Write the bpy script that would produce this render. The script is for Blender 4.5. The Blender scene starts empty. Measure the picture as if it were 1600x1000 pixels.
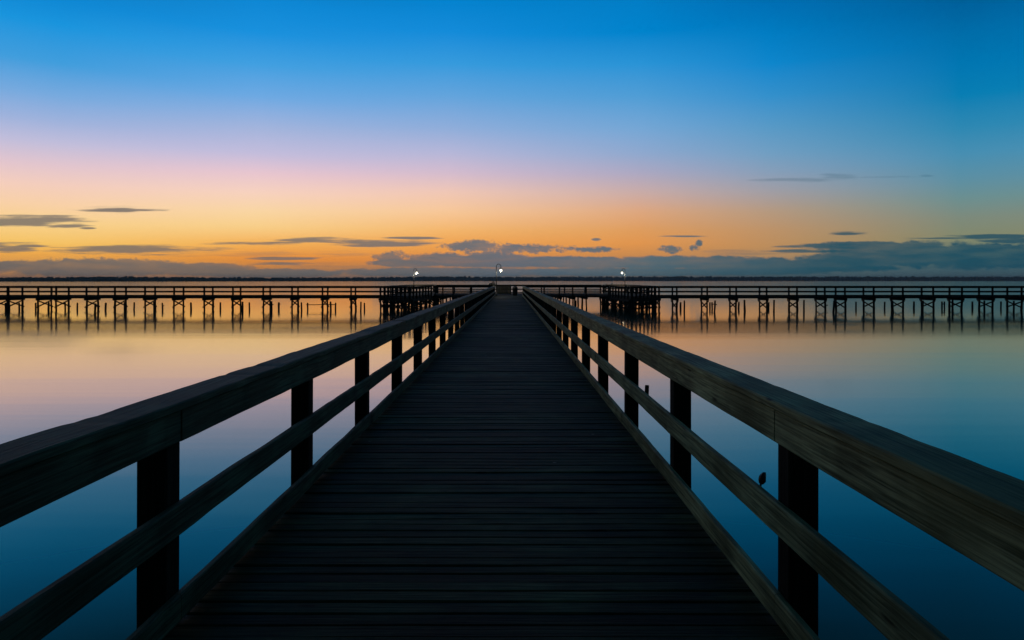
import bpy, math, random
from mathutils import Vector, Matrix, noise
random.seed(11)
C = bpy.context.scene.collection
R = math.radians

# ------------------------------------------------------------------ frame of the place
F, CX, HY = 1100.0, 797.5, 438.0          # focal length in photo pixels, vanishing point
CAMZ, DZ = 2.96, 1.33                     # eye and deck heights above the water
def wx(px, Y): return (px - CX) * Y / F
def wz(py, Y): return CAMZ - (py - HY) * Y / F

def lin(c):
    return tuple(((v/255)/12.92 if v/255 <= .04045 else ((v/255+.055)/1.055)**2.4) for v in c) + (1.0,)

# ------------------------------------------------------------------ object helpers
def tag(o, label=None, cat=None, group=None, kind=None):
    if label: o['label'] = label
    if cat: o['category'] = cat
    if group: o['group'] = group
    if kind: o['kind'] = kind
    return o
def empty(name, loc=(0, 0, 0), parent=None):
    o = bpy.data.objects.new(name, None); C.objects.link(o)
    o.empty_display_size = .2
    o.location = loc
    if parent: o.parent = parent
    return o
class MB:
    def __init__(s): s.v = []; s.f = []; s.sm = []
    def add(s, vs, fs, smooth=False):
        b = len(s.v); s.v += [tuple(v) for v in vs]
        s.f += [tuple(i + b for i in f) for f in fs]; s.sm += [smooth] * len(fs)
    def loft(s, rings, smooth=False, cap=True):
        n = len(rings[0]); vs = [p for r in rings for p in r]; fs = []
        for k in range(len(rings) - 1):
            for i in range(n):
                j = (i + 1) % n
                fs.append((k*n+i, k*n+j, (k+1)*n+j, (k+1)*n+i))
        if cap:
            fs.append(tuple(range(n))[::-1]); fs.append(tuple((len(rings)-1)*n + i for i in range(n)))
        s.add(vs, fs, smooth)
    def plank(s, p0, p1, w, h, n=1, warp=0.0, ch=0.006, seed=0.0, chip=0.0):
        """board from p0 to p1 (centre line), w across, h high, worn chamfered edges, slightly warped"""
        p0, p1 = Vector(p0), Vector(p1); d = (p1 - p0).normalized()
        up = Vector((0, 0, 1)) if abs(d.z) < .9 else Vector((0, 1, 0))
        sx = d.cross(up).normalized(); uz = sx.cross(d).normalized()
        a, b = w/2, h/2
        prof = [(-a+ch, -b), (a-ch, -b), (a, -b+ch), (a, b-ch), (a-ch, b), (-a+ch, b), (-a, b-ch), (-a, -b+ch)] if ch else [(-a, -b), (a, -b), (a, b), (-a, b)]
        rings = []
        for k in range(n + 1):
            c = p0.lerp(p1, k/n); r = []
            for i, (x, z) in enumerate(prof):
                q = c + sx*x + uz*z
                if warp:
                    e = noise.noise_vector(Vector((c.x*2.1 + seed, c.y*1.3, c.z*3 + seed)))
                    g = noise.noise_vector(Vector((q.x*9 + seed, q.y*3.7, q.z*9)))
                    q = q + sx*(e.x*warp + g.x*warp*.45) + uz*(e.z*warp + g.z*warp*.45)
                    if chip and i in (3, 4, 5, 6):
                        t = noise.noise(Vector((c.x*7 + seed*3 + i//2*9, c.y*6.5, seed)))
                        if t > .33: q = q - uz*chip*(t - .33)*(1 if i in (4, 5) else 2.2) + sx*chip*(t - .33)*(1 if x < 0 else -1)
                r.append(q)
            rings.append(r)
        s.loft(rings)
    def tube(s, pts, rad, n=8, smooth=True):
        pts = [Vector(p) for p in pts]; rings = []; ref = None
        for k, p in enumerate(pts):
            d = (pts[min(k+1, len(pts)-1)] - pts[max(k-1, 0)]).normalized()
            if ref is None: ref = Vector((1, 0, 0)) if abs(d.x) < .9 else Vector((0, 1, 0))
            u = (ref - d*ref.dot(d)).normalized(); w = d.cross(u); ref = u
            r = rad[k] if isinstance(rad, (list, tuple)) else rad
            rings.append([p + (u*math.cos(2*math.pi*i/n) + w*math.sin(2*math.pi*i/n))*r for i in range(n)])
        s.loft(rings, smooth)
    def lathe(s, prof, c=(0, 0, 0), n=16, smooth=True):
        c = Vector(c)
        s.loft([[c + Vector((r*math.cos(2*math.pi*i/n), r*math.sin(2*math.pi*i/n), z)) for i in range(n)] for r, z in prof], smooth)
    def prism(s, poly, z0, z1):
        n = len(poly)
        s.loft([[(x, y, z0) for x, y in poly], [(x, y, z1) for x, y in poly]])
    def mesh(s, name, mat):
        me = bpy.data.meshes.new(name); me.from_pydata(s.v, [], s.f); me.validate()
        if len(me.polygons) == len(s.sm): me.polygons.foreach_set('use_smooth', s.sm)
        import bmesh
        bm = bmesh.new(); bm.from_mesh(me); bmesh.ops.recalc_face_normals(bm, faces=bm.faces); bm.to_mesh(me); bm.free()
        me.materials.append(mat); return me
    def build(s, name, mat, parent=None):
        return place(name, s.mesh(name, mat), parent)
def place(name, me, parent=None, loc=None, rot=None):
    o = bpy.data.objects.new(name, me); C.objects.link(o)
    if parent: o.parent = parent
    if loc is not None: o.location = loc
    if rot is not None: o.rotation_euler = rot
    return o

# ------------------------------------------------------------------ materials
def newmat(name):
    m = bpy.data.materials.new(name); m.use_nodes = True
    nt = m.node_tree; return m, nt, nt.nodes['Principled BSDF']
def mixrgb(nt, fac, a, b, blend='MIX'):
    n = nt.nodes.new('ShaderNodeMix'); n.data_type = 'RGBA'; n.blend_type = blend
    for sock, v in ((n.inputs[0], fac), (n.inputs[6], a), (n.inputs[7], b)):
        if hasattr(v, 'is_output'): nt.links.new(v, sock)
        else: sock.default_value = v
    return n.outputs[2]
def ramp(nt, src, stops, interp='LINEAR'):
    n = nt.nodes.new('ShaderNodeValToRGB'); e = n.color_ramp.elements; n.color_ramp.interpolation = interp
    stops = sorted(stops, key=lambda q: q[0])
    while len(e) < len(stops): e.new(.5)
    for i, (p, c) in enumerate(stops): e[i].position = p; e[i].color = c
    nt.links.new(src, n.inputs[0]); return n.outputs[0]
def wood(name, dark, light, axis=1, rough=.62, moss=None, tintvar=.35, spec=.35, bump=.35, grain=1.0, specks=False):
    """weathered timber: long grain along one axis, knots and cracks, each board its own tone"""
    m, nt, b = newmat(name); N, L = nt.nodes, nt.links
    tc = N.new('ShaderNodeTexCoord'); geo = N.new('ShaderNodeNewGeometry')
    mp = N.new('ShaderNodeMapping')
    sc = [75*grain, 75*grain, 75*grain]; sc[axis] = 2.0*grain
    mp.inputs['Scale'].default_value = sc
    off = N.new('ShaderNodeVectorMath'); off.operation = 'ADD'
    mul = N.new('ShaderNodeMath'); mul.operation = 'MULTIPLY'; mul.inputs[1].default_value = 37.0
    L.new(geo.outputs['Random Per Island'], mul.inputs[0]); L.new(tc.outputs['Object'], off.inputs[0]); L.new(mul.outputs[0], off.inputs[1])
    L.new(off.outputs[0], mp.inputs['Vector'])
    n1 = N.new('ShaderNodeTexNoise'); n1.inputs['Scale'].default_value = 1.0; n1.inputs['Detail'].default_value = 7; n1.inputs['Roughness'].default_value = .62; n1.inputs['Distortion'].default_value = .25
    L.new(mp.outputs[0], n1.inputs['Vector'])
    g = ramp(nt, n1.outputs[0], [(.36, (0, 0, 0, 1)), (.64, (1, 1, 1, 1))])
    col = mixrgb(nt, g, dark, light)
    n2 = N.new('ShaderNodeTexNoise'); n2.inputs['Scale'].default_value = 2.3; n2.inputs['Detail'].default_value = 4
    L.new(off.outputs[0], n2.inputs['Vector'])
    st = ramp(nt, n2.outputs[0], [(.35, (.55, .55, .55, 1)), (.65, (1.15, 1.15, 1.15, 1))])
    col = mixrgb(nt, 1.0, col, st, 'MULTIPLY')
    tv = ramp(nt, geo.outputs['Random Per Island'], [(0, (1-tintvar,)*3 + (1,)), (1, (1+tintvar,)*3 + (1,))])
    col = mixrgb(nt, 1.0, col, tv, 'MULTIPLY')
    # dark cracks and knots
    mp2 = N.new('ShaderNodeMapping'); s2 = [14, 14, 14]; s2[axis] = 2.6; mp2.inputs['Scale'].default_value = s2
    L.new(off.outputs[0], mp2.inputs['Vector'])
    vo = N.new('ShaderNodeTexVoronoi'); vo.inputs['Scale'].default_value = 1.0; vo.inputs['Randomness'].default_value = 1.0
    L.new(mp2.outputs[0], vo.inputs['Vector'])
    kn = ramp(nt, vo.outputs['Distance'], [(.06, (1, 1, 1, 1)), (.2, (0, 0, 0, 1))])
    nk = N.new('ShaderNodeTexNoise'); nk.inputs['Scale'].default_value = .9; L.new(mp2.outputs[0], nk.inputs['Vector'])
    kk = ramp(nt, nk.outputs[0], [(.52, (0, 0, 0, 1)), (.58, (1, 1, 1, 1))])
    col = mixrgb(nt, mixrgb(nt, 1.0, kn, kk, 'MULTIPLY'), col, tuple(v*.25 for v in dark[:3]) + (1,))
    if moss:
        n3 = N.new('ShaderNodeTexNoise'); n3.inputs['Scale'].default_value = 1.15; n3.inputs['Detail'].default_value = 6
        L.new(tc.outputs['Object'], n3.inputs['Vector'])
        mf = ramp(nt, n3.outputs[0], [(.46, (0, 0, 0, 1)), (.66, (.65, .65, .65, 1))])
        col = mixrgb(nt, mf, col, moss)
    if specks:                             # bird droppings and pale scuffs
        v2 = N.new('ShaderNodeTexVoronoi'); v2.inputs['Scale'].default_value = 2.2; v2.inputs['Randomness'].default_value = 1.0
        L.new(tc.outputs['Object'], v2.inputs['Vector'])
        sx = N.new('ShaderNodeSeparateColor'); L.new(v2.outputs['Color'], sx.inputs[0])
        sel = ramp(nt, sx.outputs[0], [(.70, (0, 0, 0, 1)), (.72, (1, 1, 1, 1))])
        dot = ramp(nt, v2.outputs['Distance'], [(.02, (.8, .8, .8, 1)), (.05, (0, 0, 0, 1))])
        col = mixrgb(nt, mixrgb(nt, 1.0, sel, dot, 'MULTIPLY'), col, (.45, .46, .42, 1))
        n5 = N.new('ShaderNodeTexNoise'); n5.inputs['Scale'].default_value = .8; n5.inputs['Detail'].default_value = 5
        L.new(tc.outputs['Object'], n5.inputs['Vector'])
        col = mixrgb(nt, 1.0, col, ramp(nt, n5.outputs[0], [(.38, (.6, .6, .6, 1)), (.62, (1.35, 1.35, 1.3, 1))]), 'MULTIPLY')
    L.new(col, b.inputs['Base Color'])
    b.inputs['Roughness'].default_value = rough; b.inputs['Specular IOR Level'].default_value = spec
    bp = N.new('ShaderNodeBump'); bp.inputs['Strength'].default_value = bump; bp.inputs['Distance'].default_value = .006
    L.new(n1.outputs[0], bp.inputs['Height']); L.new(bp.outputs[0], b.inputs['Normal'])
    return m
def plain(name, col, rough=.6, metal=0, var=.25, scale=6, spec=.4):
    m, nt, b = newmat(name); N, L = nt.nodes, nt.links
    tc = N.new('ShaderNodeTexCoord'); n = N.new('ShaderNodeTexNoise'); n.inputs['Scale'].default_value = scale; n.inputs['Detail'].default_value = 5
    L.new(tc.outputs['Object'], n.inputs['Vector'])
    L.new(mixrgb(nt, n.outputs[0], tuple(v*(1-var) for v in col) + (1,), tuple(v*(1+var) for v in col) + (1,)), b.inputs['Base Color'])
    b.inputs['Roughness'].default_value = rough; b.inputs['Metallic'].default_value = metal; b.inputs['Specular IOR Level'].default_value = spec
    return m
M_DECK = wood('deck_boards', (.012, .020, .009, 1), (.088, .112, .056, 1), axis=0, rough=.72, tintvar=.6, spec=.15, bump=.7, specks=True)
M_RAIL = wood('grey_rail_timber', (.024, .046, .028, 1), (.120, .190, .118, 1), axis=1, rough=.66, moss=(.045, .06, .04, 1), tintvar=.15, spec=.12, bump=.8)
M_RAIL_LIT = wood('olive_lit_rail_timber', (.090, .115, .055, 1), (.46, .52, .27, 1), axis=1, rough=.66, moss=(.075, .09, .035, 1), tintvar=.15, spec=.12, bump=.8)  # mossier right railing, its colour also brightened with the warm sky light
M_POST = wood('post_timber', (.012, .012, .010, 1), (.032, .033, .024, 1), axis=2, rough=.85, tintvar=.2, spec=.06)
M_FAR = wood('far_pier_timber', (.022, .02, .016, 1), (.05, .045, .036, 1), axis=0, rough=.85, tintvar=.2, spec=.1)
M_PILE = wood('pile_timber', (.016, .014, .012, 1), (.04, .035, .03, 1), axis=2, rough=.85, tintvar=.3, spec=.1)
M_PANEL = wood('panel_timber', (.014, .016, .006, 1), (.034, .036, .014, 1), axis=2, rough=.8)
M_METAL = plain('dark_pole_metal', (.03, .032, .034), .5, .3)
M_BIN = plain('bin_metal', (.02, .022, .026), .5, .2)
M_LEAF = plain('shrub_leaves', (.018, .026, .012), .7, var=.5)
M_TUB = plain('tub_clay', (.07, .05, .04), .8)
M_BIRD = plain('bird_feathers', (.10, .10, .10), .8, var=.5, scale=20)
M_FOREST = plain('forest_foliage', (.05, .08, .045), .95, var=.5, scale=.04, spec=0)
M_SHORE = plain('shore_soil', (.06, .06, .05), .95, spec=0)
def lampmat():
    m, nt, b = newmat('lamp_glass')
    b.inputs['Base Color'].default_value = (.9, .88, .8, 1)
    b.inputs['Emission Color'].default_value = (1, .90, .68, 1); b.inputs['Emission Strength'].default_value = 3.0
    return m
M_LAMP = lampmat()

def water_mat():
    m, nt, b = newmat('lake_water'); N, L = nt.nodes, nt.links
    b.inputs['Base Color'].default_value = (.0005, .19, .18, 1)
    b.inputs['IOR'].default_value = 1.34
    b.inputs['Coat Weight'].default_value = .85; b.inputs['Coat IOR'].default_value = 1.2; b.inputs['Coat Roughness'].default_value = .07; b.inputs['Coat Tint'].default_value = (1, .92, .74, 1)
    b.inputs['Specular IOR Level'].default_value = .5
    tc = N.new('ShaderNodeTexCoord')
    mp = N.new('ShaderNodeMapping'); mp.inputs['Scale'].default_value = (.02, .06, 1)
    L.new(tc.outputs['Object'], mp.inputs['Vector'])
    n = N.new('ShaderNodeTexNoise'); n.inputs['Scale'].default_value = 1; n.inputs['Detail'].default_value = 3
    L.new(mp.outputs[0], n.inputs['Vector'])
    r = N.new('ShaderNodeMapRange'); r.inputs[3].default_value = .072; r.inputs[4].default_value = .10
    L.new(n.outputs[0], r.inputs[0]); L.new(r.outputs[0], b.inputs['Roughness'])
    mp2 = N.new('ShaderNodeMapping'); mp2.inputs['Scale'].default_value = (.012, .22, 1)
    L.new(tc.outputs['Object'], mp2.inputs['Vector'])
    n2 = N.new('ShaderNodeTexNoise'); n2.inputs['Scale'].default_value = 1; n2.inputs['Detail'].default_value = 4
    L.new(mp2.outputs[0], n2.inputs['Vector'])
    bp = N.new('ShaderNodeBump'); bp.inputs['Strength'].default_value = 1; bp.inputs['Distance'].default_value = .012
    L.new(n2.outputs[0], bp.inputs['Height']); L.new(bp.outputs[0], b.inputs['Normal']); L.new(bp.outputs[0], b.inputs['Coat Normal'])
    return m
M_WATER = water_mat()

# ------------------------------------------------------------------ water, far shore, forest
w = MB(); w.add([(-5000, -400, 0), (5000, -400, 0), (5000, 5000, 0), (-5000, 5000, 0)], [(0, 1, 2, 3)])
tag(w.build('water', M_WATER), kind='structure')

def curve(pts, u):
    for (a, va), (b, vb) in zip(pts, pts[1:]):
        if u <= b: return va + (vb - va)*max(0, (u - a)/(b - a))
    return pts[-1][1]
SHORE = [(-1.3, 1500), (-.73, 1750), (-.5, 1900), (-.25, 2500), (0, 3100), (.4, 3300), (.75, 3500), (1.2, 3600)]
TOPY = [(-1.3, 430.8), (-.73, 432.4), (-.58, 431.2), (-.5, 431.6), (-.4, 432.6), (-.3, 433), (-.2, 432.8), (-.14, 431.5), (-.09, 431.8), (0, 432.2), (.12, 431.8), (.3, 432), (.5, 431.8), (.73, 432), (1.3, 432)]
sh = MB(); us = [-1.3 + k*.02 for k in range(126)]
sh.loft([[(u*curve(SHORE, u), curve(SHORE, u), -.5), (u*curve(SHORE, u), curve(SHORE, u)+4, .7), (u*curve(SHORE, u)*1.04, curve(SHORE, u)+130, 1.5), (u*curve(SHORE, u)*1.04, curve(SHORE, u)+130, -.5)] for u in us])
tag(sh.build('far_shore', M_SHORE), kind='structure')
def blob(mb, c, rx, rz, seed):
    vs, fs = [], []; n, k = 8, 5
    for i in range(k + 1):
        th = math.pi*i/k
        for j in range(n):
            ph = 2*math.pi*j/n
            d = Vector((math.sin(th)*math.cos(ph), math.sin(th)*math.sin(ph), math.cos(th)))
            q = 1 + .45*noise.noise(d*1.9 + Vector((seed, seed*1.7, 0)))
            vs.append((c[0]+d.x*rx*q, c[1]+d.y*rx*q, c[2]+d.z*rz*q))
    for i in range(k):
        for j in range(n):
            fs.append((i*n+j, i*n+(j+1) % n, (i+1)*n+(j+1) % n, (i+1)*n+j))
    mb.add(vs, fs)
fo = MB(); u = -1.28
while u < 1.18:
    D = curve(SHORE, u); H = (439.2 - curve(TOPY, u))*D/F
    for row in range(3):
        uu = u + random.uniform(-.002, .002); dd = D + 8 + row*14 + random.uniform(-4, 4)
        h = H*random.uniform(.66, 1.0)*(.9 + .05*row)
        if random.random() < .06: h *= 1.12
        blob(fo, (uu*dd, dd, h*.52), random.uniform(4, 8), h*.52, random.uniform(0, 99))
    u += 6.0/D
tag(fo.build('far_forest', M_FOREST), 'dark low line of trees along the far shore', 'forest', kind='stuff')

# ------------------------------------------------------------------ boardwalk
XL, XR = -1.56, 1.254                    # inner faces of the two railings' boards
YE = 74.0                                # far end of the boardwalk
bw = tag(empty('boardwalk', (0, 0, 0)), 'long straight boardwalk of dark cross planks running out over the water', 'boardwalk')
dk = MB(); y = -3.0; k = 0
while y < YE - .15:
    wd = random.choice((.098, .104, .108, .112)) + random.uniform(-.004, .004); z = DZ - .02 + random.uniform(-.006, .003)
    tl = random.uniform(-.003, .003)
    x0 = XL - .08 + random.uniform(-.015, .015); x1 = XR + .08 + random.uniform(-.015, .015)
    dk.plank((x0, y + wd/2, z - tl), (x1, y + wd/2 + random.uniform(-.003, .003), z + tl), wd, .04, n=6 if y < 14 else 2, warp=.004, ch=.006, seed=k*.37)
    y += wd + random.uniform(.006, .013); k += 1
dk.build('deck', M_DECK, bw)
for x in (XL - .1, XL + .75, (XL+XR)/2, XR - .75, XR + .1):
    mb = MB(); mb.plank((x, -3, DZ - .16), (x, YE - .1, DZ - .16), .05, .23, ch=0); mb.build('joist', M_POST, bw)

PZ = [-3.6, -1.3, 1.02, 3.34, 5.64, 7.92, 10.35, 12.7, 15.0]
while PZ[-1] < YE - 3: PZ.append(PZ[-1] + 2.335)
PZ[-1] = YE - .1
def drop_l(y): return curve([(0, .550), (2.2, .552), (4.2, .565), (5.6, .572), (8, .588), (12, .585), (75, .590)], y)
def drop_r(y): return curve([(0, .550), (2.2, .553), (3.4, .566), (5, .572), (8, .580), (75, .590)], y)
for side, X, s, dr, lab in ((0, XL, -1, drop_l, 'grey weathered railing along the left edge of the boardwalk'),
                            (1, XR, 1, drop_r, 'olive brown weathered railing along the right edge of the boardwalk')):
    rl = tag(empty('boardwalk_railing', (0, 0, 0)), lab, 'railing', 'railings along the boardwalk')
    xo = X + s*.038                       # back of the boards = front of the posts
    for i, yp in enumerate(PZ):
        mb = MB(); zt = CAMZ - dr(yp) - .042
        sk = random.uniform(-.006, .006)
        mb.plank((xo + s*.07 + sk, yp, -1.2), (xo + s*.07, yp, zt), .14, .14, n=4, warp=.004, ch=.008, seed=i*3.1+side*50)
        if yp < 6:                        # carriage bolts through the post
            pass
        mb.build('post', M_POST, rl)
    # boards: two bays each, butted at the posts
    idx = list(range(0, len(PZ) - 1, 2))
    for q, i in enumerate(idx):
        a, b = PZ[i], PZ[min(i + 2, len(PZ) - 1)]
        for name, wdt, hgt, xc, ztop, wp in (('cap_rail', .205, .042, X + s*.0715, 0.0, .011),
                                             ('face_rail', .038, .160, X + s*.019, .0445, .006),
                                             ('mid_rail', .038, .150, X + s*.019, .492, .007),
                                             ('kick_board', .038, .130, X + s*.019, .935, .006)):
            off = 0 if name in ('cap_rail', 'mid_rail') else 1
            aa, bb = a, b
            if off and i + 3 < len(PZ): aa, bb = PZ[i + 1], PZ[i + 3]
            if off and q == 0:
                mb = MB(); mb.plank((xc, PZ[0], CAMZ - dr(PZ[0]) - ztop - hgt/2), (xc, PZ[1] - .002, CAMZ - dr(PZ[1]) - ztop - hgt/2), wdt, hgt, n=6, warp=wp); mb.build(name, M_RAIL_LIT if side else M_RAIL, rl)
            if off and i + 3 >= len(PZ):
                if PZ[-1] - PZ[min(i+1, len(PZ)-1)] < .5: continue
                aa, bb = PZ[i + 1], PZ[-1]
            j0, j1 = random.uniform(-.007, .007), random.uniform(-.007, .007)
            za, zb = CAMZ - dr(aa) - ztop - hgt/2, CAMZ - dr(bb) - ztop - hgt/2
            if name == 'kick_board': za = zb = DZ + .012 + hgt/2
            mb = MB(); n = 60 if aa < 7 else (24 if aa < 14 else 5)
            # follow the railing's own line: piecewise through the middle post
            ym = (aa + bb)/2; zm = (za + zb)/2 if name == 'kick_board' else CAMZ - dr(ym) - ztop - hgt/2 + random.uniform(-.006, .004)
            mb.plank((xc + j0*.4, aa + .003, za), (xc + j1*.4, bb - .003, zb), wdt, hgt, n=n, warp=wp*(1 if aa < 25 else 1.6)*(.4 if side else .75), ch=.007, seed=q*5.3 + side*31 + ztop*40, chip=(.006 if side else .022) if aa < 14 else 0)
            mb.build(name, M_RAIL_LIT if side else M_RAIL, rl)

# ------------------------------------------------------------------ cross pier
def pile_mesh(name, h, r, seed):
    mb = MB(); n = 7; pts = []; rad = []
    for k in range(n + 1):
        z = -1.4 + (h + 1.4)*k/n
        pts.append((.05*noise.noise(Vector((seed, z*.7, 0))) - .05*noise.noise(Vector((seed, h*.7, 0))), .05*noise.noise(Vector((z*.7, seed, 3))), z))
        rad.append(r*(1.12 - .22*k/n + .12*noise.noise(Vector((seed*2, z*2.5, 9)))))
    mb.tube(pts, rad, 8); return mb.mesh(name, M_PILE)
CAPT, CAPB = DZ - .168, DZ - .37
PILES = [pile_mesh('pile', CAPB + .02, .085 + .012*(k % 3), 3.7*k) for k in range(6)]
def bent(parent, ps, brace=True, seed=0):
    """a row of piles carrying one cap beam; ps = pile positions from one end to the other"""
    b = empty('bent', (ps[0][0], ps[0][1], 0), parent); o = Vector((ps[0][0], ps[0][1], 0))
    ps = [Vector((p[0], p[1], 0)) - o for p in ps]
    d = (ps[-1] - ps[0]).normalized()
    for p in ps:
        place('pile', random.choice(PILES), b, p, (random.uniform(-.03, .03), random.uniform(-.03, .03), random.uniform(0, 6)))
    mb = MB(); mb.plank(ps[0] - d*.22 + Vector((0, 0, (CAPT+CAPB)/2)), ps[-1] + d*.22 + Vector((0, 0, (CAPT+CAPB)/2)), .26, CAPT - CAPB, ch=0)
    mb.build('cap_beam', M_FAR, b)
    if brace:
        px = Vector((d.y, -d.x, 0))
        for sg in (-1, 1):
            for a, c in zip(ps, ps[1:]):
                za, zc = (DZ - .43, DZ - 1.06) if sg > 0 else (DZ - 1.06, DZ - .43)
                mb = MB(); of = px*sg*.115
                mb.plank(a + of - d*.1 + Vector((0, 0, za)), c + of + d*.1 + Vector((0, 0, zc)), .05, .12, ch=0)
                mb.build('brace', M_FAR, b)
    return b
POSTM = {}
def railing(parent, p0, p1, posts, inward, top=0.0):
    """railing from p0 to p1 (plan points), posts at the given fractions, boards on the inward side"""
    r = empty('railing', (p0[0], p0[1], 0), parent); o = Vector((p0[0], p0[1], 0))
    a, b = Vector((0, 0, 0)), Vector((p1[0], p1[1], 0)) - o
    d = (b - a).normalized(); nrm = Vector((-d.y, d.x, 0))
    if nrm.dot(Vector((inward[0], inward[1], 0))) < 0: nrm = -nrm
    ang = math.atan2(d.y, d.x)
    ht = 1.06 + top
    key = round(ht, 3)
    if key not in POSTM:
        mb = MB(); mb.plank((0, 0, DZ - .16), (0, 0, DZ + ht - .042), .14, .14, ch=.006); POSTM[key] = mb.mesh('post', M_FAR)
    for f in posts:
        place('post', POSTM[key], r, a.lerp(b, f) + Vector((0, 0, random.uniform(-.003, 0))), (0, random.uniform(-.008, .008), ang))
    L = b.length; n = max(1, int(L/6))
    for name, wdt, hgt, off, zt in (('cap_rail', .20, .042, .0, ht), ('face_rail', .038, .16, .092, ht - .0445),
                                    ('mid_rail', .038, .14, .092, ht - .50), ('kick_board', .038, .13, .092, .145)):
        mb = MB(); mb.plank(a + nrm*off + Vector((0, 0, DZ + zt - hgt/2)), b + nrm*off + Vector((0, 0, DZ + zt - hgt/2)), wdt, hgt, n=n*2, warp=.012, ch=.005, seed=p0[0])
        mb.build(name, M_FAR, r)
    return r
def deckpoly(parent, poly, zoff=0.0):
    mb = MB(); mb.prism(poly, DZ - .165 + zoff, DZ + zoff - .002); return mb.build('deck', M_FAR, parent)

ARMY, ARMW = 70.0, 2.0                   # front pile row and depth of the arms
LEFT_B = [-90, -44, 1, 24.4, 70.3, 98, 144.4, 188.4, 234.8, 279.4, 326, 370, 417, 461, 508, 552]
RIGHT_B = [1054, 1100.6, 1145.4, 1192.3, 1238.8, 1282, 1313, 1357, 1402, 1449, 1493, 1540, 1585, 1632, 1678]
arm_defs = (('left', LEFT_B, -12.9, 'long pier arm with X braced bents crossing the golden water to the left'),
            ('right', RIGHT_B, 14.75, 'long pier arm with X braced bents crossing the dark teal water to the right'))
for side, bl, xin, lab in arm_defs:
    arm = tag(empty('side_pier', (xin, ARMY + ARMW/2, 0)), lab, 'pier', 'arms of the cross pier')
    P0 = arm.location.copy()
    ym = ARMY + ARMW/2
    xs = [(px - CX)*ym/F for px in bl]   # mid-pair pixel -> plan
    xend = (min(xs) - 3) if side == 'left' else (max(xs) + 3)
    x0, x1 = sorted((xin, xend))
    sub = lambda x, y: (x - P0.x, y - P0.y)
    deckpoly(arm, [sub(x0, ARMY - .16), sub(x1, ARMY - .16), sub(x1, ARMY + ARMW + .16), sub(x0, ARMY + ARMW + .16)])
    fr = [(x - x0)/(x1 - x0) for x in xs]
    railing(arm, sub(x0, ARMY), sub(x1, ARMY), fr, (0, 1))
    railing(arm, sub(x0, ARMY + ARMW), sub(x1, ARMY + ARMW), fr, (0, -1))
    for x in xs:
        bent(arm, [sub(x, ARMY), sub(x, ARMY + ARMW)])

plat_defs = (('left', [(-12.9, 69.7), (-9.3, 65), (-7.7, 78), (-10.5, 97), (-13.4, 97)],
              'dark pier platform on dense piles between the left arm and the pier head'),
             ('right', [(14.75, 69.7), (11.2, 65), (10.0, 78), (13.0, 97), (16.0, 97)],
              'dark pier platform on dense piles between the pier head and the right arm'))
for side, poly, lab in plat_defs:
    s = -1 if side == 'left' else 1
    pf = tag(empty('pier_platform', (sum(p[0] for p in poly)/5, sum(p[1] for p in poly)/5, 0)), lab, 'pier platform', 'platforms of the cross pier')
    P0 = pf.location.copy(); sub = lambda p: (p[0] - P0.x, p[1] - P0.y)
    L, Nn, Rr, B1, B2 = poly
    pl = [sub(p) for p in (poly if s > 0 else poly)]
    deckpoly(pf, pl, .003)
    cen = Vector((0, 0))
    lerp = lambda a, b, t: (a[0] + (b[0]-a[0])*t, a[1] + (b[1]-a[1])*t)
    # stretches of railing, leaving the openings to the arm and to the pier head
    Lb = lerp(L, B2, (72.6 - L[1])/(B2[1] - L[1]))
    Rf = lerp(Nn, Rr, (73.6 - Nn[1])/(Rr[1] - Nn[1])); Rb = lerp(Rr, B1, (88.2 - Rr[1])/(B1[1] - Rr[1]))
    for a, b, sp in ((L, Nn, .85), (Nn, Rf, 1.3), (Lb, B2, 1.9), (Rb, B1, 2.2), (B2, B1, 1.5)):
        a, b = Vector(sub(a)), Vector(sub(b)); n = max(2, round((b - a).length/sp))
        railing(pf, a, b, [(k + .1)/(n + .2) for k in range(n + 1)], (-(a.x+b.x)/2, -(a.y+b.y)/2))
    # bents across the platform, front to back
    rows = [(L, Nn, 9), (lerp(L, B2, .12), lerp(Nn, Rr, .35), 4), (lerp(L, B2, .28), lerp(Nn, Rr, .8), 4), (lerp(L, B2, .45), lerp(Rr, B1, .2), 4),
            (lerp(L, B2, .62), lerp(Rr, B1, .45), 4), (lerp(L, B2, .8), lerp(Rr, B1, .72), 4), (lerp(L, B2, .98), lerp(Rr, B1, .97), 4)]
    for q, (a, b, n) in enumerate(rows):
        bent(pf, [sub(lerp(a, b, .02 + .96*k/(n-1))) for k in range(n)], brace=q in (0, 1, 2, 4))
    n = 6
    for e0, e1, m in ((Nn, Rr, 8),):
        bent(pf, [sub(lerp(e0, e1, .06 + .94*k/(m-1))) for k in range(m)], brace=True)

head = tag(empty('central_pier', (0, 80, 0)), 'middle part of the cross pier where the boardwalk ends', 'pier')
sub = lambda x, y: (x - 0, y - 80)
deckpoly(head, [sub(-8.15, 74), sub(-7.7, 78), sub(-9.15, 88), sub(11.5, 88), sub(10.0, 78), sub(10.45, 74)], -.003)
def frp(x0, x1, pxs, y): return [min(1, max(0, ((p - CX)*y/F - x0)/(x1 - x0))) for p in pxs]
railing(head, sub(-8.1, 74.1), sub(-1.85, 74.1), frp(-8.1, -1.85, [680, 692, 708, 735, 771], 74.1), (0, 1))
railing(head, sub(1.6, 74.1), sub(10.4, 74.1), frp(1.6, 10.4, [822, 850, 874, 895, 916, 951], 74.1), (0, 1))
railing(head, sub(-9.1, 87.9), sub(11.4, 87.9), frp(-9.1, 11.4, [684, 710, 737, 764, 818, 846, 882, 914, 938], 87.9), (0, -1), .03)
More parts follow.
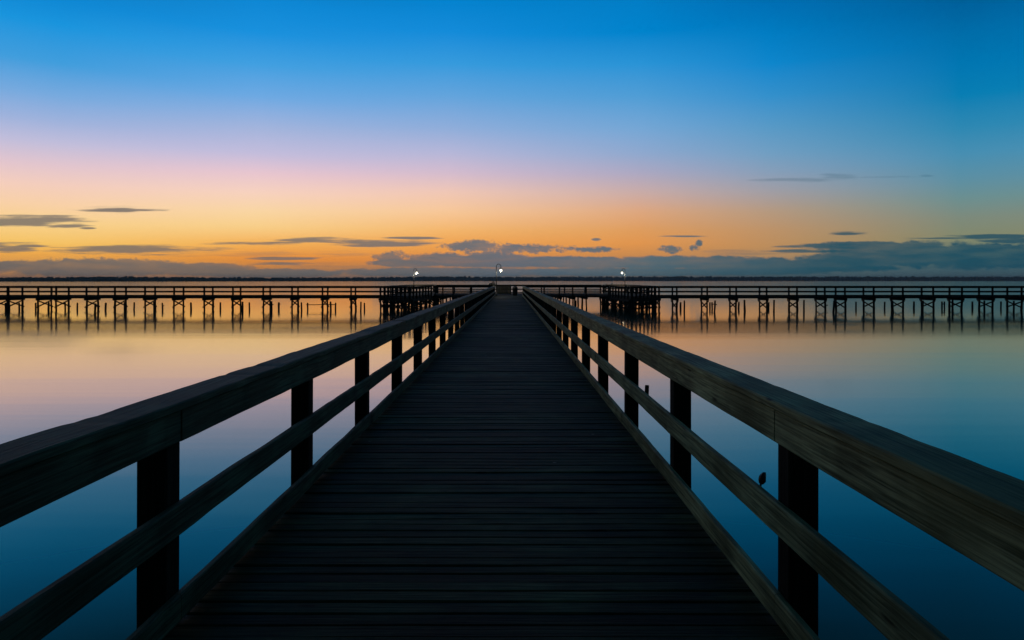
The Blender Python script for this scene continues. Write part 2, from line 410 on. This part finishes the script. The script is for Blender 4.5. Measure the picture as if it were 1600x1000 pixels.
for px in (692, 708, 735, 758, 784, 811, 836, 853, 876, 895, 916):
    x = wx(px, 74.4)
    bent(head, [sub(x, 74.3), sub(x*1.0, 78.8), sub(x, 83.2), sub(x, 87.7)], brace=px in (735, 853))

# plank screen on the pier head
ps = tag(empty('plank_screen', (wx(787, 79), 79, DZ)), 'olive plank screen standing on the pier head behind the end of the boardwalk', 'screen')
mb = MB(); x = -.84
while x < .80:
    mb.plank((x + .07, 0, .10), (x + .07, 0, 1.0 + random.uniform(-.01, .01)), .132, .03, ch=.003); x += .138
mb.build('panel', M_PANEL, ps)
for x in (-.8, .8):
    m2 = MB(); m2.plank((x, .07, 0), (x, .07, 1.04), .09, .09, ch=.005); m2.build('post', M_POST, ps)
m2 = MB(); m2.plank((-.95, .03, 1.045), (.95, .03, 1.045), .16, .04, ch=.005); m2.build('cap_rail', M_POST, ps)
# litter bin
lb = tag(empty('litter_bin', (wx(804.8, 75.2), 75.2, DZ)), 'dark upright litter bin on the pier head beside the plank screen', 'bin')
mb = MB(); mb.lathe([(.24, 0), (.25, .03), (.285, .74), (.30, .76), (.30, .80), (.27, .80)], n=20); mb.build('body', M_BIN, lb)
mb = MB(); mb.lathe([(.29, .802), (.29, .84), (.22, .95), (.10, 1.0), (.04, 1.01)], n=20); mb.build('lid', M_BIN, lb)
# shrub in a tub
sb = tag(empty('potted_shrub', (wx(768.5, 76), 76, DZ)), 'small dark leafy shrub in a tub at the left end of the boardwalk', 'shrub')
mb = MB(); mb.lathe([(.20, 0), (.27, .42), (.30, .42), (.30, .48), (.24, .48), (.22, .40)], n=16); mb.build('tub', M_TUB, sb)
mb = MB(); mb.tube([(0, 0, .4), (.03, 0, .7), (.0, .02, 1.1)], [.03, .025, .012], 6)
mb.build('stem', M_POST, sb)
mb = MB()
for (cx, cz, r) in ((-.17, 1.10, .24), (.14, 1.24, .27), (0, .92, .3)):
    for k in range(150):
        d = Vector((random.gauss(0, 1), random.gauss(0, 1), random.gauss(0, 1))).normalized()*r*random.random()**.4
        p = Vector((cx, 0, cz)) + d; a = Vector((random.uniform(-1, 1), random.uniform(-1, 1), random.uniform(-1, 1))).normalized()
        b = a.cross(Vector((random.random(), random.random(), 1))).normalized()
        mb.add([p - a*.07, p + b*.025, p + a*.07, p - b*.025], [(0, 1, 2, 3)])
mb.build('foliage', M_LEAF, sb)

# ------------------------------------------------------------------ lamps
def lamp(px_pole, Y, side, h_arch, dz_lamp, reach, lab, power):
    base = Vector((wx(px_pole, Y), Y, DZ)); t = tag(empty('street_lamp', base), lab, 'lamp', 'lit gooseneck lamps on the pier')
    mb = MB(); mb.lathe([(.13, 0), (.13, .05), (.09, .10), (.07, .35)], n=12); mb.build('base', M_METAL, t)
    r = reach*.5; hs = h_arch - r
    pts = [(0, 0, .3), (0, 0, hs*.6), (0, 0, hs)] + [(side*(r - r*math.cos(a)), 0, hs + r*1.15*math.sin(a)) for a in [math.pi*k/10 for k in range(1, 11)]]
    pts.append((side*reach, 0, dz_lamp + .26))
    mb = MB(); mb.tube(pts, [.05, .045, .04] + [.03]*(len(pts) - 3), 8); mb.build('pole', M_METAL, t)
    mb = MB(); mb.lathe([(.04, .30), (.06, .25), (.13, .19), (.16, .15), (.14, .15), (.08, .20)], (side*reach, 0, dz_lamp), 16); mb.build('lamp_shade', M_METAL, t)
    mb = MB(); mb.lathe([(.01, -.14), (.065, -.125), (.105, -.09), (.13, -.045), (.14, 0), (.13, .055), (.09, .11), (.045, .135)], (side*reach, 0, dz_lamp), 16); mb.build('bulb', M_LAMP, t)
    ld = bpy.data.lights.new('lamp_light', 'POINT'); ld.energy = power; ld.color = (1, .9, .7); ld.shadow_soft_size = .05
    lo = bpy.data.objects.new('lamp_light', ld); C.objects.link(lo); lo.parent = t; lo.location = (side*reach, 0, dz_lamp - .26)
lamp(775.6, 74.6, 1, 3.32, 2.68, .48, 'tall lit gooseneck lamp at the end of the boardwalk', 70)
lamp(646.6, 96.2, 1, 3.2, 2.66, .40, 'lit gooseneck lamp on the platform beside the left pier arm', 180)
lamp(976.5, 96.2, -1, 3.2, 2.66, .40, 'lit gooseneck lamp on the platform beside the right pier arm', 180)

# bird on the back railing of the right platform
bd = tag(empty('bird', (wx(956.4, 97), 97, DZ + 1.06)), 'small dark bird perched on the rail of the right pier platform', 'bird')
mb = MB()
mb.tube([(-.15, 0, .02), (-.10, 0, .06), (-.03, 0, .10), (.04, 0, .14), (.07, 0, .19), (.10, 0, .225), (.13, 0, .225), (.165, 0, .215)], [.012, .035, .06, .055, .035, .038, .025, .004], 10)
mb.build('body', M_BIRD, bd)
for sy in (-1, 1):
    mb = MB(); mb.tube([(.0, sy*.02, .07), (.005, sy*.02, .0)], .007, 5); mb.build('leg', M_METAL, bd)

# ------------------------------------------------------------------ old pilings
FARP = [(9, 473, 496), (30, 473, 496.5), (55.7, 473, 496), (76, 472.3, 496), (102, 473, 496), (120.4, 473, 494.5), (165, 473, 495.5), (209.6, 472.3, 495.5),
        (254, 473, 495.5), (298.7, 472.5, 495.5), (344.4, 472.3, 495.5), (389.6, 472.3, 495.5), (435.4, 472.3, 494.5), (569.4, 473.2, 494),
        (1063.4, 472.2, 494), (1109, 472.3, 493), (1112.8, 472.3, 493), (1154, 471.5, 493), (1200.7, 472.2, 492), (1246, 471.5, 493.8), (1290, 472.2, 493.8),
        (1337.6, 471.5, 493.8), (1382.5, 471.5, 493.8), (1428, 471, 493.8), (1472, 471, 493.5), (1475.6, 471, 493.5), (1519, 471, 493.5), (1564, 471, 493.5)]
NEARP = [(148.5, 474, 505), (195, 471.5, 504), (241, 471.5, 505), (378.8, 471.3, 500), (424.7, 470.5, 498), (471, 472.3, 499), (516.6, 471.3, 499), (563.4, 471.5, 501),
         (899.4, 469.5, 492), (1069.6, 469.5, 504), (1116.5, 469.5, 505), (1163.8, 468.5, 505), (1209, 468.5, 506), (1256, 468.5, 506), (1302.5, 469.5, 508), (1395.6, 469.5, 506), (1441.6, 469.5, 506.5), (1488.4, 468, 506), (1538, 469.5, 506), (1584, 470, 505)]
ORD = ['first', 'second', 'third', 'fourth', 'fifth', 'sixth', 'seventh', 'eighth', 'ninth', 'tenth', 'eleventh', 'twelfth', 'thirteenth', 'fourteenth', 'fifteenth', 'sixteenth', 'seventeenth']
def piling(px, top, bot, lab, grp, seed):
    yw = (top + bot)/2; Y = CAMZ*F/(yw - HY); h = wz(top, Y)
    o = tag(empty('old_piling', (wx(px, Y), Y, 0)), lab, 'piling', grp)
    me = pile_mesh('shaft', h, .085 if seed % 3 else .10, seed*1.9 + 40)
    o2 = place('shaft', me, o, None, (random.uniform(-.03, .03), random.uniform(-.05, .05), random.uniform(0, 6)))
    if seed % 4 == 0:                      # a stub of timber still bolted to it
        mb = MB(); zz = h*random.uniform(.55, .75); mb.plank((-.02, -.06, zz), (.2, -.06, zz + .02), .05, .09, ch=.008); mb.build('stub', M_PILE, o)
for rowname, rows, size, grp in (('short', FARP, 'behind', 'short old pilings behind the pier arms'), ('taller', NEARP, 'before', 'taller old pilings before the pier arms')):
    for sname, sel in (('left', [r for r in rows if r[0] < 800]), ('right', [r for r in rows if r[0] > 800])):
        for k, (px, t, b) in enumerate(sorted(sel)):
            lab = f'{rowname} bare old piling, {ORD[k]} from the left in its row beside the {sname} pier arm'
            piling(px, t, b, lab, grp, k + (0 if sname == 'left' else 30))
# two pilings with a beam, left of the platform
Yf = CAMZ*F/(483.6 - HY)
fr = tag(empty('old_dock_frame', (wx(502.5, Yf), Yf, 0)), 'two old pilings joined by one thin horizontal beam behind the left pier arm', 'dock frame')
for px in (480.6, 524.4):
    me = pile_mesh('piling', wz(473, Yf), .085, px); place('piling', me, fr, (wx(px, Yf) - wx(502.5, Yf), 0, 0))
mb = MB(); hx = wx(524.4, Yf) - wx(502.5, Yf); zb = wz(476, Yf); mb.plank((-hx - .1, -.11, zb - .01), (hx + .1, -.11, zb + .01), .05, .075, n=4, warp=.02, ch=.005); mb.build('crossbeam', M_PILE, fr)
# stub near the right railing
Ys = 18.3
st = tag(empty('old_piling', (wx(1011, Ys), Ys, 0)), 'short thick piling stub just beyond the right boardwalk railing', 'piling')
place('shaft', pile_mesh('shaft', wz(602, Ys), .062, 5.5), st)
# knob on the back of the right middle rail
kb = tag(empty('rail_knob', (XR + .045, 3.66, CAMZ - drop_r(3.66) - .492 - .018)), 'small dark rounded knob on a stalk above the right middle rail', 'knob')
mb = MB(); mb.lathe([(.006, -.04), (.006, .028), (.004, .03)], n=8); mb.build('stalk', M_METAL, kb)
mb = MB(); blob(mb, (.002, 0, .049), .019, .031, 4.2); mb.build('cap', M_BIN, kb)
kb.rotation_euler = (0, R(9), 0)

# ------------------------------------------------------------------ air
HAZE = True
if HAZE:
    m = bpy.data.materials.new('air'); m.use_nodes = True; nt = m.node_tree; nt.nodes.clear()
    o = nt.nodes.new('ShaderNodeOutputMaterial'); v = nt.nodes.new('ShaderNodeVolumePrincipled')
    v.inputs['Color'].default_value = (.72, .82, .9, 1); v.inputs['Density'].default_value = .00017
    nt.links.new(v.outputs[0], o.inputs['Volume'])
    hz = MB(); hz.add([(x, y, z) for z in (-2.5, 29) for (x, y) in ((-5050, -450), (5050, -450), (5050, 5050), (-5050, 5050))],
                      [(0, 1, 2, 3), (4, 5, 6, 7), (0, 1, 5, 4), (1, 2, 6, 5), (2, 3, 7, 6), (3, 0, 4, 7)])
    tag(hz.build('haze', m), kind='stuff')

# ------------------------------------------------------------------ dusk sky
W = bpy.data.worlds.new('World'); bpy.context.scene.world = W; W.use_nodes = True
nt = W.node_tree; N, L = nt.nodes, nt.links; N.clear()
def mth(op, a, b=None, c=None, clamp=False):
    n = N.new('ShaderNodeMath'); n.operation = op; n.use_clamp = clamp
    for i, v in enumerate((a, b, c)):
        if v is None: continue
        if hasattr(v, 'is_output'): L.new(v, n.inputs[i])
        else: n.inputs[i].default_value = v
    return n.outputs[0]
def vm(op, a, b=None):
    n = N.new('ShaderNodeVectorMath'); n.operation = op
    for i, v in enumerate((a, b)):
        if v is None: continue
        if hasattr(v, 'is_output'): L.new(v, n.inputs[i])
        else: n.inputs[i].default_value = v
    return n.outputs['Value'] if op in ('DOT_PRODUCT', 'LENGTH') else n.outputs[0]
def mrange(v, a, b, smooth=False, lo=0.0, hi=1.0):
    n = N.new('ShaderNodeMapRange'); n.interpolation_type = 'SMOOTHSTEP' if smooth else 'LINEAR'; n.clamp = True
    L.new(v, n.inputs[0]); n.inputs[1].default_value = a; n.inputs[2].default_value = b; n.inputs[3].default_value = lo; n.inputs[4].default_value = hi
    return n.outputs[0]
tc = N.new('ShaderNodeTexCoord'); sp = N.new('ShaderNodeSeparateXYZ'); L.new(tc.outputs['Generated'], sp.inputs[0])
dx, dy, dz = sp.outputs
hh = mth('SQRT', mth('ADD', mth('MULTIPLY', dx, dx), mth('MULTIPLY', dy, dy)))
s_az = mth('DIVIDE', dx, hh); c_az = mth('DIVIDE', dy, hh)
def stops(x, rows, top):
    out = []
    for y, c in rows:
        t = (HY - y)/math.hypot(F, x - CX); out.append((max(0, t/math.sqrt(1 + t*t)), lin(c)))
    for p, c in top: out.append((p, lin(c)))
    return out
COLS = [
 (100, [(432, (186, 136, 98)), (420, (214, 150, 84)), (397, (248, 176, 78)), (380, (255, 202, 104)), (350, (255, 214, 142)), (320, (254, 213, 171)), (290, (248, 209, 192)), (260, (230, 200, 208)), (225, (196, 192, 221)), (190, (160, 180, 222)), (150, (120, 171, 224)), (100, (65, 158, 222)), (40, (26, 149, 222)), (0, (14, 136, 212))]),
 (400, [(432, (176, 130, 98)), (420, (206, 138, 76)), (403, (242, 150, 60)), (380, (253, 183, 90)), (354, (255, 212, 140)), (330, (255, 218, 166)), (300, (251, 213, 194)), (270, (235, 200, 210)), (240, (198, 191, 222)), (200, (165, 182, 222)), (150, (110, 170, 228)), (100, (65, 160, 226)), (50, (25, 145, 222)), (0, (14, 136, 213))]),
 (700, [(432, (132, 120, 112)), (422, (166, 126, 98)), (408, (226, 142, 70)), (380, (247, 169, 84)), (360, (250, 186, 110)), (330, (252, 203, 155)), (300, (244, 202, 184)), (270, (215, 190, 208)), (240, (185, 185, 218)), (200, (145, 175, 220)), (150, (100, 165, 222)), (100, (55, 155, 222)), (50, (20, 140, 218)), (0, (4, 131, 207))]),
 (1000, [(432, (118, 112, 106)), (422, (152, 122, 98)), (400, (208, 142, 82)), (380, (232, 154, 80)), (360, (228, 160, 95)), (330, (225, 170, 130)), (300, (204, 174, 170)), (270, (174, 170, 196)), (240, (145, 170, 208)), (200, (118, 168, 215)), (150, (80, 158, 215)), (100, (42, 148, 215)), (50, (0, 132, 205)), (0, (2, 126, 198))]),
 (1200, [(432, (80, 104, 112)), (420, (98, 112, 112)), (404, (176, 138, 98)), (385, (196, 146, 94)), (360, (195, 150, 106)), (330, (185, 156, 130)), (300, (164, 160, 166)), (270, (138, 160, 186)), (240, (115, 160, 196)), (200, (90, 155, 200)), (150, (52, 145, 205)), (100, (14, 135, 205)), (50, (0, 125, 195)), (0, (0, 110, 180))]),
 (1500, [(432, (66, 92, 102)), (420, (66, 98, 108)), (400, (110, 128, 112)), (370, (134, 139, 110)), (340, (128, 141, 126)), (310, (110, 145, 146)), (280, (94, 145, 165)), (240, (72, 144, 180)), (200, (46, 137, 180)), (150, (8, 127, 180)), (100, (0, 119, 179)), (50, (0, 109, 170)), (0, (0, 95, 155))]),
]
top = [(.425, (10, 62, 104)), (.50, (16, 42, 68)), (.75, (6, 34, 44)), (1.0, (8, 29, 36))]
cols = [ramp(nt, dz, stops(x, rows, top)) for x, rows in COLS]
azs = [(x - CX)/math.hypot(F, x - CX) for x, _ in COLS]
sky = cols[0]
for k in range(1, len(cols)):
    sky = mixrgb(nt, mrange(s_az, azs[k-1], azs[k]), sky, cols[k])
back = ramp(nt, dz, [(0, lin((44, 56, 62))), (.12, lin((46, 58, 66))), (.3, lin((16, 52, 66))), (.6, lin((8, 36, 48))), (1, lin((8, 28, 36)))])
sky = mixrgb(nt, mrange(c_az, .72, -.25, True), sky, back)
# clouds: banks placed by bearing and height above the horizon, with fractal edges
yy = mth('MAXIMUM', dy, .08)
U = mth('MULTIPLY', mth('DIVIDE', dx, yy), F); V = mth('MULTIPLY', mth('DIVIDE', dz, yy), F)
cu = N.new('ShaderNodeCombineXYZ'); L.new(U, cu.inputs[0]); L.new(V, cu.inputs[1]); UV = cu.outputs[0]
def nz(scale, detail, rough, off=0.0):
    mpv = vm('ADD', vm('MULTIPLY', UV, scale + (0,)), (off, off*.7, off))
    n = N.new('ShaderNodeTexNoise'); n.inputs['Scale'].default_value = 1; n.inputs['Detail'].default_value = detail; n.inputs['Roughness'].default_value = rough
    L.new(mpv, n.inputs['Vector']); return n.outputs[0]
puff = nz((1/24, 1/12), 8, .66, 3.1); puff2 = nz((1/13, 1/8), 8, .68, 5.3); streak = nz((1/90, 1/5.5), 5, .6, 8.3)
def layer(shapes, nsrc, amp, lo, hi):
    m = None
    for (x, y, a, b) in shapes:
        q = vm('MULTIPLY', vm('SUBTRACT', UV, (x - CX, HY - y, 0)), (1/a, 1/b, 0))
        d = vm('DOT_PRODUCT', q, q)
        m = d if m is None else mth('MINIMUM', m, d)
    v = mth('ADD', mth('SUBTRACT', 1.0, m), mth('MULTIPLY', mth('SUBTRACT', nsrc, .5), amp))
    return mrange(v, lo, hi, True)
BNK = [(1000, 411, 300, 9), (790, 409, 190, 10), (640, 411, 70, 7), (150, 419, 180, 15), (60, 416, 95, 10), (320, 421, 90, 11), (420, 427, 130, 8), (700, 425, 200, 8), (690, 404, 55, 8), (770, 404, 70, 8),
       (900, 409, 130, 9), (1080, 410, 200, 11), (1000, 425, 340, 7), (1430, 398, 170, 22), (1350, 383, 90, 7), (1340, 405, 110, 14), (1540, 400, 190, 22), (1700, 402, 170, 25), (1250, 418, 180, 9)]
CUM = [(745, 385, 50, 11), (725, 384, 34, 7), (820, 388, 80, 8), (690, 405, 54, 11), (612, 402, 28, 10), (770, 400, 50, 9),
       (930, 390, 36, 5), (1049, 389, 20, 7), (1085, 388, 9, 6), (1092, 380, 6, 6), (150, 411, 120, 9)]
STR = [(35, 343, 110, 8), (40, 350, 90, 5), (100, 352, 40, 4), (190, 328, 75, 3.5), (136, 357, 14, 2), (22, 390, 40, 6), (50, 384, 30, 3), (205, 390, 135, 8), (395, 380.5, 95, 3), (490, 374, 65, 4), (530, 377, 90, 3.5), (590, 380, 100, 6), (640, 372, 45, 2.4),
       (440, 404, 60, 3), (430, 412, 55, 3), (1290, 385, 70, 5), (1260, 392, 70, 3), (1323, 364, 33, 3.2), (1550, 370, 70, 4), (1590, 376, 60, 5), (1480, 372, 60, 2), 
       (932, 374, 8, 3), (1070, 369, 45, 1.8), (-120, 385, 160, 10), (1800, 380, 120, 8)]
FNT = [(1245, 281, 80, 4), (1392, 277, 50, 3), (1310, 276, 34, 5), (1310, 276, 20, 4), (1447, 274, 12, 3), (190, 328, 90, 6), (420, 397, 200, 6), (620, 415, 220, 6), (1150, 395, 80, 5)]
m1 = mth('MAXIMUM', layer(CUM, puff2, 4.2, -.2, .75), layer(BNK, puff, 1.8, -.1, .45)); m2 = layer(STR, streak, 3.8, -.2, .85); m3 = layer(FNT, streak, 5, 0.0, 1.6)
cl_u = mrange(U, -900, 900)
ccol = ramp(nt, cl_u, [(.0, lin((112, 108, 106))), (.28, lin((116, 112, 108))), (.42, lin((102, 110, 116))), (.5, lin((92, 110, 124))), (.62, lin((74, 108, 122))), (.78, lin((22, 82, 100))), (1, lin((10, 74, 96)))])
# cloud bases melt into the murk above the far shore
cvar = mixrgb(nt, mth('MULTIPLY', mth('SUBTRACT', nz((1/60, 1/9), 4, .5, 1.7), .40), .65, clamp=True), ccol, sky)
front = mrange(dy, .1, .35, True)
sky = mixrgb(nt, mth('MULTIPLY', mth('MULTIPLY', m3, .3), front), sky, ccol)
sky = mixrgb(nt, mth('MULTIPLY', mth('MULTIPLY', m2, .85), front), sky, ccol)
sky = mixrgb(nt, mth('MULTIPLY', mth('MULTIPLY', m1, .92), front), sky, cvar)
bg = N.new('ShaderNodeBackground'); L.new(sky, bg.inputs[0]); bg.inputs[1].default_value = 1.0
SUN_AZ, SUN_EL = -20.0, 1.0
ns = N.new('ShaderNodeTexSky'); ns.sky_type = 'NISHITA'; ns.sun_disc = False
ns.sun_elevation = R(SUN_EL); ns.sun_rotation = R(SUN_AZ)
bg2 = N.new('ShaderNodeBackground'); L.new(ns.outputs[0], bg2.inputs[0]); bg2.inputs[1].default_value = 0.0
ad = N.new('ShaderNodeAddShader'); L.new(bg.outputs[0], ad.inputs[0]); L.new(bg2.outputs[0], ad.inputs[1])
wo = N.new('ShaderNodeOutputWorld'); L.new(bg.outputs[0], wo.inputs[0])

# ------------------------------------------------------------------ camera and view
cd = bpy.data.cameras.new('camera'); cam = bpy.data.objects.new('camera', cd); C.objects.link(cam)
cam.location = (0, 0, CAMZ); cam.rotation_euler = (R(90), 0, 0)
cd.sensor_width = 36; cd.lens = 36*F/1600; cd.shift_x = (800 - CX)/1600; cd.shift_y = -(500 - HY)/1600
cd.clip_start = .05; cd.clip_end = 20000
sc = bpy.context.scene; sc.camera = cam
sc.view_settings.view_transform = 'Standard'; sc.view_settings.look = 'None'; sc.view_settings.exposure = 0; sc.view_settings.gamma = 1
